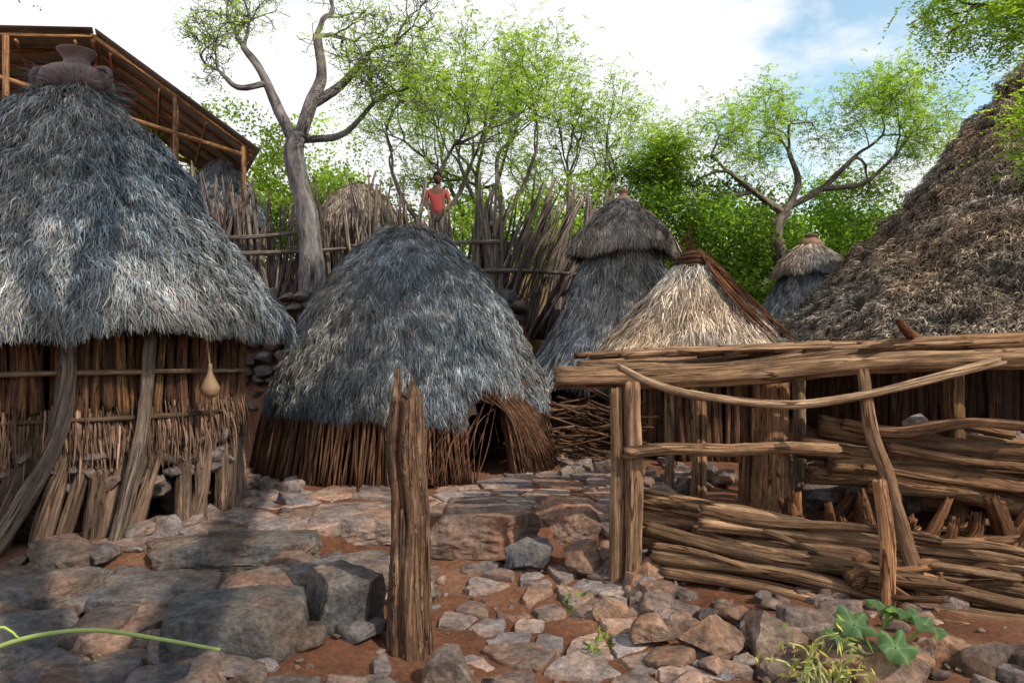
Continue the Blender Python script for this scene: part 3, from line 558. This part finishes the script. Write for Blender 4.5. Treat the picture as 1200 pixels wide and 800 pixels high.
# ---------------------------------------------------------------- shed with metal roof
sh=empty('open_timber_shed',(-7.2,13.5,3.1))
A=np.array([-6.92,12.0,6.78]); u=np.array([2.2,1.1,-1.6]); ul=np.array([-2.4,-1.2,-.45]); v=np.array([-1.6,3.2,0.])
m,nt,out=newmat('corrugated_metal'); g,_=lcnoise(nt,(1.5,1.5,1.5),6,.7); finish(nt,out,ramp(nt,g,[(.35,(.14,.13,.14)),(.6,(.28,.26,.25)),(.75,(.24,.13,.08))]),g,.2,.01,.5); M_metal=m
mb=MB()
for uu in (u,ul):
    nu,nv=6,120; a=np.linspace(0,1.05,nu); b=np.linspace(-.04,1.04,nv); BB,AA=np.meshgrid(b,a)
    nn=nrm(np.cross(uu,v)); nn=nn if nn[2]>0 else -nn
    V=A+AA[...,None]*uu+BB[...,None]*v+(.018*np.sin(BB*2*math.pi*40)+.05)[...,None]*nn
    i=np.arange(nu-1)[:,None]*nv; j=np.arange(nv-1)[None,:]
    mb.add(V.reshape(-1,3),np.stack([i+j,i+j+1,i+nv+j+1,i+nv+j],-1).reshape(-1,4),None,lc=V.reshape(-1,3))
mb.obj('roof_sheets',M_metal,parent=sh)
mb=MB(); W1=(1.5,1.2,.92)
for uu in (u,ul):
    for t in np.linspace(0,1,6): tube(mb,[A+v*t-[0,0,.03],A+v*t+uu*1.02-[0,0,.03]],.04,4,W1,.02,3)
    for t in (.1,.4,.7,1.0): tube(mb,[A+uu*t+[0,0,-.12],A+uu*t+v+[0,0,-.12]],.03,4,W1,.02,3)
tube(mb,[A-[0,0,.1],A+v-[0,0,.1]],.05,4,W1,.02,3)
for tt in (0,.5,1.):
    B0=A+v*tt
    tube(mb,[B0+u*.96-[0,0,.2],B0+ul*.96-[0,0,.2]],.045,4,W1,.02,3)
    for q in (u*.95,u*.5,ul*.45,ul*.95):
        p=B0+q; tube(mb,[(p[0],p[1],Hs(p[0],p[1])-.2),(p[0],p[1],p[2]-.05)],.05,8,(1.,.8,.65),.06,5)
mb.obj('timber_frame',M_log,parent=sh)

# ---------------------------------------------------------------- trees
def leafcards(mb,P,size,cols,asp=.5,droop=.3):
    n=len(P); D=nrm(rng.normal(0,1,(n,3))-[0,0,droop]); S=nrm(np.cross(D,rng.normal(0,1,(n,3)))); s=(size*rng.uniform(.6,1.3,n))[:,None]
    V=np.stack([P,P+D*s*.5+S*s*asp*.5,P+D*s,P+D*s*.5-S*s*asp*.5],1).reshape(-1,3)
    b=np.arange(n)[:,None]*4; mb.add(V,b+[0,1,2,3],None,np.repeat(cols,4,0))
def leafcol(n,base,var=.25):
    base=np.array(base); c=base[rng.integers(0,len(base),n)]*rng.lognormal(0,var,n)[:,None]; return np.clip(c,0,.6)
GRN=[(.13,.22,.04),(.09,.17,.03),(.19,.27,.06),(.06,.12,.03)]
LGR=[(.20,.29,.06),(.25,.33,.08),(.15,.24,.045)]
DGR=[(.05,.11,.025),(.08,.15,.03),(.04,.08,.02),(.11,.19,.03)]
def leafcards2(mb,P,D,size,cols,asp=.42):
    n=len(P); D=nrm(D); S=nrm(np.cross(D,rng.normal(0,.4,(n,3))+[0,0,1.])); s=(size*rng.uniform(.7,1.3,n))[:,None]
    V=np.stack([P,P+D*s*.5+S*s*asp*.5,P+D*s,P+D*s*.5-S*s*asp*.5],1).reshape(-1,3)
    b=np.arange(n)[:,None]*4; mb.add(V,b+[0,1,2,3],None,np.repeat(cols,4,0))
def sprigs(mb,tips,k,m,ln,size,cols,spread=.15):
    T=np.array([t[0] for t in tips]); D0=np.array([t[1] for t in tips]); n=int(len(T)*k); ix=rng.integers(0,len(T),n)
    T=T[ix]+rng.normal(0,spread,(n,3)); D=nrm(D0[ix]*.5+rng.normal(0,.7,(n,3))+[0,0,.1]); l=rng.uniform(.5,1.2,n)*ln
    base=leafcol(n,cols); t=np.linspace(.15,1,m)
    P=T[:,None,:]+D[:,None,:]*(l[:,None]*t[None,:])[...,None]; P[...,2]-=(t[None,:]**2*l[:,None]*.35)
    S=nrm(np.cross(D,[0,0,1.]))[:,None,:]*np.where(np.arange(m)%2,1,-1)[None,:,None]
    leafcards2(mb,P.reshape(-1,3),(S*1.+D[:,None,:]*.5+rng.normal(0,.25,(n,m,3))).reshape(-1,3),size,np.repeat(base,m,0)*rng.lognormal(0,.12,n*m)[:,None])
def grow(mb,tips,p,d,L,r,lev,mx,spread,up,wan,col,dec=.8,side=.5,kk=(2,3)):
    p=np.array(p,float); d=nrm(np.array(d,float)); pts=[p]; dd=d; n=4
    for i in range(n):
        dd=nrm(dd+rng.normal(0,wan,3)+np.array([0,0,up])); p=p+dd*L/n; pts.append(p)
    r2=max(r*.7,.006); tube(mb,pts,np.linspace(r,r2,n+1),9 if r>.06 else 5,col,.1,n*2 if r>.04 else n+1,cap=False)
    if lev>=mx: tips.append((p,dd)); tips.append((pts[2],dd)); return
    for k in range(random.choice(kk)):
        grow(mb,tips,p,dd+rng.normal(0,spread,3),L*dec*R(.8,1.15),r2*R(.7,.92),lev+1,mx,spread,up,wan,col,dec,side,kk)
    if random.random()<side: grow(mb,tips,pts[2],dd+rng.normal(0,spread*1.4,3),L*dec*R(.6,.9),r2*R(.45,.65),lev+1,mx,spread,up,wan,col,dec,side,kk)
def tree(name,segs,mx,spread,up,wan,L,leaf,col=(1,1,1),dec=.8,kk=(2,3),side=.5):
    P0=segs[0][0][0]; e=empty(name,P0); mb=MB(); tips=[]
    for pts,r0,r1,go in segs:
        tube(mb,pts,np.linspace(r0,r1,len(pts)),14,col,.09,len(pts)*6,cap=True,groove=.03)
        if go: grow(mb,tips,pts[-1],np.array(pts[-1])-np.array(pts[-2]),L*go,r1*.85,1,mx,spread,up,wan,col,dec,side,kk)
        if go: grow(mb,tips,pts[-1],np.array(pts[-1])-np.array(pts[-2])+rng.normal(0,.5,3),L*go,r1*.7,1,mx,spread,up,wan,col,dec,side,kk)
    mb.obj('trunk_and_limbs',M_bark,parent=e)
    if leaf:
        lb=MB(); sprigs(lb,tips,*leaf); lb.obj('leaves',M_leaf,parent=e,smooth=False)
    return tips
B=(-3.2,11.35)
tree('moringa_tree',[([(B[0],B[1],1.9),(B[0]+.05,B[1],2.8),(B[0]-.02,B[1],3.7),(B[0]-.2,B[1],4.6),(B[0]-.12,B[1],4.95)],.21,.14,0),
 ([(B[0]-.15,B[1],4.7),(B[0]-.45,B[1],5.3),(B[0]-.7,B[1]-.1,5.9),(B[0]-1.0,B[1],6.3)],.10,.05,.7),
 ([(B[0]-.12,B[1],4.9),(B[0]+.05,B[1],5.4),(B[0]+.2,B[1]+.1,5.9),(B[0]+.15,B[1],6.5)],.12,.06,.8),
 ([(B[0]+.05,B[1],5.4),(B[0]+.5,B[1]+.1,5.75),(B[0]+.95,B[1],6.2)],.08,.045,.7),
 ([(B[0]-.1,B[1],4.85),(B[0]+.5,B[1]+.2,5.0),(B[0]+1.0,B[1]+.2,5.5)],.06,.035,.7),
 ([(B[0]-.6,B[1]-.1,5.7),(B[0]-1.0,B[1]-.2,5.6),(B[0]-1.35,B[1],5.9)],.05,.03,.6)],5,.6,.05,.3,.72,(.8,7,.18,.045,LGR,.1),(.85,.9,1.05),.8,side=.85)
for (x,y,z0,hh,sp) in ((-1.6,14.5,3.1,2.2,.5),(-.3,15.5,3.2,2.5,.5),(1.2,16.5,2.6,2.6,.5),(-.9,17.5,3.4,3.,.5),(2.4,18,2.5,2.3,.5)):
    tree('acacia_tree',[([(x,y,z0-.3),(x+.1,y,z0+hh*.4),(x-.1+R(-.3,.3),y,z0+hh*.75)],.10,.06,1.),([(x,y,z0+hh*.4),(x+.5,y+.2,z0+hh*.7),(x+.8,y,z0+hh)],.06,.035,.9),([(x,y,z0+hh*.3),(x-.5,y-.2,z0+hh*.6),(x-.8,y,z0+hh*.9)],.06,.035,.9)],4,sp,.13,.2,.95,(5,12,.32,.06,LGR,.22),(.7,.7,.72))
x,y=6.1,16.5
tree('twisted_acacia_tree',[([(x,y,1.2),(x+.1,y,3.2),(x-.1,y,4.2),(x+.15,y,4.7)],.22,.13,0),
 ([(x+.1,y,4.6),(x-.6,y,5.1),(x-1.2,y-.2,5.5)],.09,.05,.9),([(x+.1,y,4.6),(x+.4,y,5.3),(x+.2,y,6.0)],.10,.05,.9),([(x+.1,y,4.7),(x+1.0,y+.2,5.2),(x+1.7,y,5.9)],.09,.05,1.),([(x+1.,y+.2,5.2),(x+1.9,y,5.3),(x+2.6,y,5.9)],.06,.04,.9),([(x-.6,y,5.1),(x-1.3,y,5.0),(x-1.9,y,5.2)],.05,.03,.7)],5,.55,.04,.26,.72,(5,12,.3,.06,LGR,.2),(.9,.85,.8))
tree('neem_tree',[([(9.2,8.2,.0),(8.4,8.3,3.0),(7.2,8.4,5.2)],.2,.1,.0),([(7.6,8.4,4.5),(6.6,8.2,5.0),(6.05,8.1,5.35)],.05,.03,.45),([(7.2,8.4,5.2),(6.2,8.3,5.4),(5.4,8.3,5.55)],.06,.03,.5),([(8.4,8.3,3.0),(7.0,7.6,3.6),(5.8,7.5,3.9)],.05,.02,.38),([(7.2,8.4,5.0),(6.4,7.9,5.1),(5.7,7.7,5.0)],.04,.02,.38)],3,.45,-.03,.2,.6,(7,14,.34,.055,LGR,.15),(.7,.65,.6))
tree('fig_tree',[([(-8.5,7.2,.0),(-8.0,7.6,3.4),(-6.9,8.0,5.2)],.2,.1,0),([(-6.9,8.0,5.2),(-6.2,8.0,5.6),(-5.5,8.,5.65)],.08,.05,.5)],4,.5,.05,.3,.45,(1,8,.2,.05,DGR,.1),(.35,.33,.33))
tree('unseen_shade_caster_tree',[([(4.2,-3.4,.0),(3.8,-2.6,3.),(3.0,-.8,5.6)],.34,.22,0),([(3.0,-.8,5.6),(2.0,1.0,7.2),(1.2,2.4,8.2)],.17,.1,1.),([(3.0,-.8,5.6),(3.6,1.8,7.4),(3.9,4.0,8.3)],.17,.1,1.),([(2.0,1.0,7.2),(.6,2.0,8.2),(.1,3.2,8.6)],.1,.07,1.),([(3.6,1.8,7.4),(3.7,4.2,8.3),(4.3,5.5,8.6)],.1,.07,1.),([(3.6,1.8,7.4),(2.8,3.2,8.3),(2.6,4.2,8.6)],.1,.06,.9)],4,.55,.0,.16,.95,(10,9,.5,.17,DGR,.3),(.7,.65,.6))  # out-of-view tree added and shaped so its crown shades the left huts
def mass(name,clumps,leaf,n0,cols):
    lb=MB()
    for (x,y,z,r,b) in clumps:
        n=int(n0*r*r); d=nrm(rng.normal(0,1,(n,3))); rad=r*(.55+.5*rng.random(n)**.6)
        P=np.array([x,y,z])+d*rad[:,None]*[1,1,.8]; w=vnoise(P*1.6,5); k=w>.42; P=P[k]; n=len(P)
        c=leafcol(n,cols)*b*(.45+.9*vnoise(P*.9,8))[:,None]*(.75+.3*d[k][:,2:3]); leafcards(lb,P,leaf,c,.55)  # shading put into leaf tint: clump tops lighter, undersides darker
    return lb.obj(name,M_leaf,smooth=False)
cl=[]
for k in range(95):
    px=R(-.95,.95); y=R(18,30); top=5.0 if px<-.05 else 4.3
    cl.append((px*y,y,R(3.0,top)+ (y-18)*.16,R(.9,1.9),R(.9,1.4)))
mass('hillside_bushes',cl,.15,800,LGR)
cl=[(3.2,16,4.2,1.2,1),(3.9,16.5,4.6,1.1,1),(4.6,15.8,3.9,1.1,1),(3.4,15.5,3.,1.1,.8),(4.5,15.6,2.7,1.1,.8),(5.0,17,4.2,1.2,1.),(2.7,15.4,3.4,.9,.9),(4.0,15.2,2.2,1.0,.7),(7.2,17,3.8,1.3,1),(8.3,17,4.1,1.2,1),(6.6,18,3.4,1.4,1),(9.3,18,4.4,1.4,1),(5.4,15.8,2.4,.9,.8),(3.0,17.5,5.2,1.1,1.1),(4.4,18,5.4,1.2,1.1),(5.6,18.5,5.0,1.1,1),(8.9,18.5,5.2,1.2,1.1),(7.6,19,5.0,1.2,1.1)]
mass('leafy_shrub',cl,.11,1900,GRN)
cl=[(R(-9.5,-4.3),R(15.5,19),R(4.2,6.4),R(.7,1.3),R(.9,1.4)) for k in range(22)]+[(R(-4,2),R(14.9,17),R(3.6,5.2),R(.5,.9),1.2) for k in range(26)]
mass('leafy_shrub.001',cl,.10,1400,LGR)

# ---------------------------------------------------------------- foreground plants
e=empty('squash_plant',(1.86,3.6,.1)); lb=MB(); sb=MB()
def bigleaf(lb,c,r,tilt,az,col):
    n=40; th=np.linspace(0,2*math.pi,n,endpoint=False); rr=r*(1-.45*np.exp(-((th-math.pi)/.3)**2)+.11*np.cos(5*th)+.03*np.cos(14*th))
    M=np.array(Matrix.Rotation(az,3,'Z')@Matrix.Rotation(tilt,3,'Y'))
    V=[[0,0,-.012]]; cc=[np.array(col)*1.7]
    for f,z in ((.35,.004),(.7,.012),(1,-.004)):
        V+=[[a*f*math.cos(t),a*f*math.sin(t),z*1.3+.022*math.cos(5*t)*f*f] for a,t in zip(rr,th)]
        cc+=[np.array(col)*(1.5 if abs(math.cos(2.5*t))>.97 and f<1 else R(.85,1.1)) for t in th]
    V=np.array(V)@M.T+c; T=[(0,1+q,1+(q+1)%n) for q in range(n)]; Q=[]
    for l in range(2): Q+=[(1+l*n+q,1+(l+1)*n+q,1+(l+1)*n+(q+1)%n,1+l*n+(q+1)%n) for q in range(n)]
    lb.add(V,Q,T,np.array(cc))
for (x,y,z,r,t,a) in ((1.70,3.6,.30,.10,-.5,2.),(1.9,3.65,.35,.11,.35,.5),(2.02,3.55,.32,.095,.5,-.4),(1.83,3.45,.25,.085,.7,-1.5),(1.60,3.55,.25,.07,-.4,2.6),(1.99,3.75,.29,.085,.3,1.),(1.75,3.75,.25,.08,.3,2.)):
    bigleaf(lb,(x,y,z),r,t,a,np.array([.10,.17,.09])*R(.9,1.3)); tube(sb,[(1.83,3.6,.05),((x+1.83)/2,y,z*.7),(x,y,z)],.006,5,(.14,.24,.06),.03,6)
lb.obj('leaves',M_leaf,parent=e); sb.obj('stems',M_plain,parent=e)
e=empty('withered_weed',(1.45,3.4,.1)); lb=MB(); sb=MB()
for k in range(16):
    x,y=1.42+R(-.06,.1),3.4+R(-.08,.08); dx=R(-.25,.2); h=R(.1,.34); tube(sb,[(x,y,.05),(x+dx*.4,y,h*.8),(x+dx,y-.05,h)],[.008,.006,.003],5,(.36,.38,.16),.05,8)
    leafcards(lb,np.array([x+dx,y-.05,h])+rng.normal(0,.03,(9,3)),.06,leafcol(9,[(.30,.28,.12),(.18,.23,.08),(.36,.30,.16)]),.3,.8)
lb.obj('leaves',M_leaf,parent=e,smooth=False); sb.obj('stems',M_plain,parent=e)
mb=MB(); tube(mb,[(-2.35,3.0,.34),(-2.05,3.02,.46),(-1.75,3.02,.50),(-1.45,3.0,.47),(-1.20,2.98,.435)],[.011,.010,.009,.008,.007],10,(.23,.30,.11),.06,24); tube(mb,[(-2.05,3.02,.46),(-2.1,3.0,.52),(-2.2,3.0,.5)],.005,5,(.3,.4,.1),.03,5)
mb.obj('green_plant_stem',M_plain)
lb=MB()
for (x,y) in ((.45,3.95),(.5,4.05),(.36,4.6),(-1.9,3.4)): leafcards(lb,np.array([x,y,Hs(x,y)+.04])+rng.normal(0,.03,(20,3)),.045,leafcol(20,GRN),.4,-.8)
lb.obj('small_weeds',M_leaf,smooth=False)

# ---------------------------------------------------------------- person behind the palisade
def skin(name,verts,edges,rad,col,par,root=0):
    me=bpy.data.meshes.new(name); me.from_pydata(verts,edges,[]); o=bpy.data.objects.new(name,me); link(o); o.parent=par
    o.modifiers.new('s','SKIN')
    for i,r in enumerate(rad):
        me.skin_vertices[0].data[i].radius=(r,r*.8); me.skin_vertices[0].data[i].use_root=(i==root)
    o.modifiers.new('u','SUBSURF').levels=2; o.modifiers['u'].render_levels=2
    m,nt,out=newmat(name+'_mat'); p=N(nt,'ShaderNodeBsdfPrincipled'); p.inputs['Base Color'].default_value=(*col,1); p.inputs['Roughness'].default_value=.7; nt.links.new(p.outputs[0],out.inputs[0]); me.materials.append(m); return o
px,py=-1.43,13.9; pz=Hs(px,py)+.02; pe=empty('person',(px,py,pz))
vs=[(0,0,.93),(0,0,1.12),(0,0,1.34),(0,0,1.43),(0,-.01,1.50),(-.17,0,1.36),(-.23,-.03,1.10),(-.16,-.2,.98),(-.1,-.27,.98),(.17,0,1.36),(.23,-.03,1.1),(.18,-.2,.97),(.12,-.27,.97),(-.09,0,.88),(-.10,-.02,.48),(-.1,.01,.08),(-.1,-.13,.03),(.09,0,.88),(.10,-.02,.48),(.1,.01,.08),(.1,-.13,.03)]
es=[(0,1),(1,2),(2,3),(3,4),(2,5),(5,6),(6,7),(7,8),(2,9),(9,10),(10,11),(11,12),(0,13),(13,14),(14,15),(15,16),(0,17),(17,18),(18,19),(19,20)]
ra=[.13,.12,.13,.055,.05,.055,.042,.03,.035,.055,.042,.03,.035,.085,.06,.04,.035,.085,.06,.04,.035]
skin('body',vs,es,ra,(.09,.045,.03),pe)
skin('red_shirt',[(0,0,.86),(0,0,1.12),(0,0,1.34),(0,0,1.40),(-.17,0,1.36),(-.22,-.02,1.17),(.17,0,1.36),(.22,-.02,1.17)],[(0,1),(1,2),(2,3),(2,4),(4,5),(2,6),(6,7)],[.155,.145,.15,.075,.07,.06,.07,.06],(.26,.03,.03),pe)
skin('shorts',[(0,0,.95),(-.09,0,.85),(-.1,-.01,.55),(.09,0,.85),(.1,-.01,.55)],[(0,1),(1,2),(0,3),(3,4)],[.145,.11,.10,.11,.10],(.12,.1,.1),pe)
mb=MB()
def ell(c,s,col,n=20,m=14):
    th=np.linspace(0,2*math.pi,n,endpoint=False); ph=np.linspace(.02,math.pi-.02,m); TH,PH=np.meshgrid(th,ph)
    V=np.stack([c[0]+s[0]*np.sin(PH)*np.cos(TH),c[1]+s[1]*np.sin(PH)*np.sin(TH),c[2]+s[2]*np.cos(PH)],-1).reshape(-1,3)
    i=np.arange(m-1)[:,None]*n; j=np.arange(n)[None,:]; mb.add(V,np.stack([i+j,i+n+j,i+n+(j+1)%n,i+(j+1)%n],-1).reshape(-1,4),None,col)
q=lambda x,y,z:(px+x,py+y,pz+z)
SK=(.09,.045,.03); ell(q(0,0,1.61),(.078,.095,.115),SK); ell(q(0,.012,1.645),(.086,.098,.095),(.012,.01,.01)); ell(q(0,-.1,1.595),(.014,.02,.024),SK)
for s in (-1,1): ell(q(s*.03,-.083,1.62),(.012,.008,.007),(.5,.48,.45)); ell(q(s*.03,-.09,1.62),(.005,.004,.005),(.01,.01,.01)); ell(q(s*.08,0,1.605),(.012,.02,.03),SK)
ell(q(0,-.088,1.555),(.025,.012,.008),(.12,.04,.035)); mb.obj('head',M_plain,parent=pe)

# ---------------------------------------------------------------- light, sky, camera
E=math.radians(44); sx,sy=.80,-.60; s=Vector((sx*math.cos(E),sy*math.cos(E),math.sin(E))).normalized()
sd=bpy.data.lights.new('sun','SUN'); sd.energy=5.; sd.angle=math.radians(.5); sd.color=(1,.87,.68); so=bpy.data.objects.new('sun',sd); link(so); so.location=(8,-4,12); so.rotation_euler=s.to_track_quat('Z','Y').to_euler()
w=bpy.data.worlds.new('World'); scene.world=w; w.use_nodes=True; nt=w.node_tree; nt.nodes.clear()
out=nt.nodes.new('ShaderNodeOutputWorld'); bg=nt.nodes.new('ShaderNodeBackground'); bg.inputs[1].default_value=.15
sk=nt.nodes.new('ShaderNodeTexSky'); sk.sky_type='NISHITA'; sk.sun_disc=False; sk.sun_elevation=E; sk.sun_rotation=math.atan2(sx,sy); sk.air_density=1.2; sk.dust_density=1.
tc=nt.nodes.new('ShaderNodeTexCoord'); mp=nt.nodes.new('ShaderNodeMapping'); mp.inputs['Scale'].default_value=(1,1,2.0); mp.inputs['Location'].default_value=(.3,.1,.0); nt.links.new(tc.outputs['Generated'],mp.inputs[0])
no=N(nt,'ShaderNodeTexNoise',Scale=4.2,Detail=7.,Roughness=.55); nt.links.new(mp.outputs[0],no.inputs['Vector'])
sp=N(nt,'ShaderNodeSeparateXYZ'); nt.links.new(tc.outputs['Generated'],sp.inputs[0])
mr=N(nt,'ShaderNodeMapRange'); mr.inputs[1].default_value=.10; mr.inputs[2].default_value=.42; mr.inputs[3].default_value=.15; mr.inputs[4].default_value=-.05; nt.links.new(sp.outputs[0],mr.inputs[0])
ad=N(nt,'ShaderNodeMath',operation='ADD'); nt.links.new(no.outputs[0],ad.inputs[0]); nt.links.new(mr.outputs[0],ad.inputs[1])
f=ramp(nt,ad.outputs[0],[(.42,(.06,.06,.06)),(.56,(1,1,1))])
blue=mix(nt,sk.outputs[0],(1.6,1.7,1.5),1.,'MULTIPLY')
nt.links.new(mix(nt,blue,(7.2,7.3,7.5),f),bg.inputs[0]); nt.links.new(bg.outputs[0],out.inputs[0])
cd=bpy.data.cameras.new('camera'); cd.lens=25.5; cd.sensor_width=36; cd.clip_end=2000; cd.clip_start=.05
co=bpy.data.objects.new('camera',cd); link(co); co.location=(0,0,1.7); co.rotation_euler=(math.radians(90),0,0); scene.camera=co
scene.view_settings.view_transform='Standard'; scene.view_settings.look='None'; scene.view_settings.exposure=0
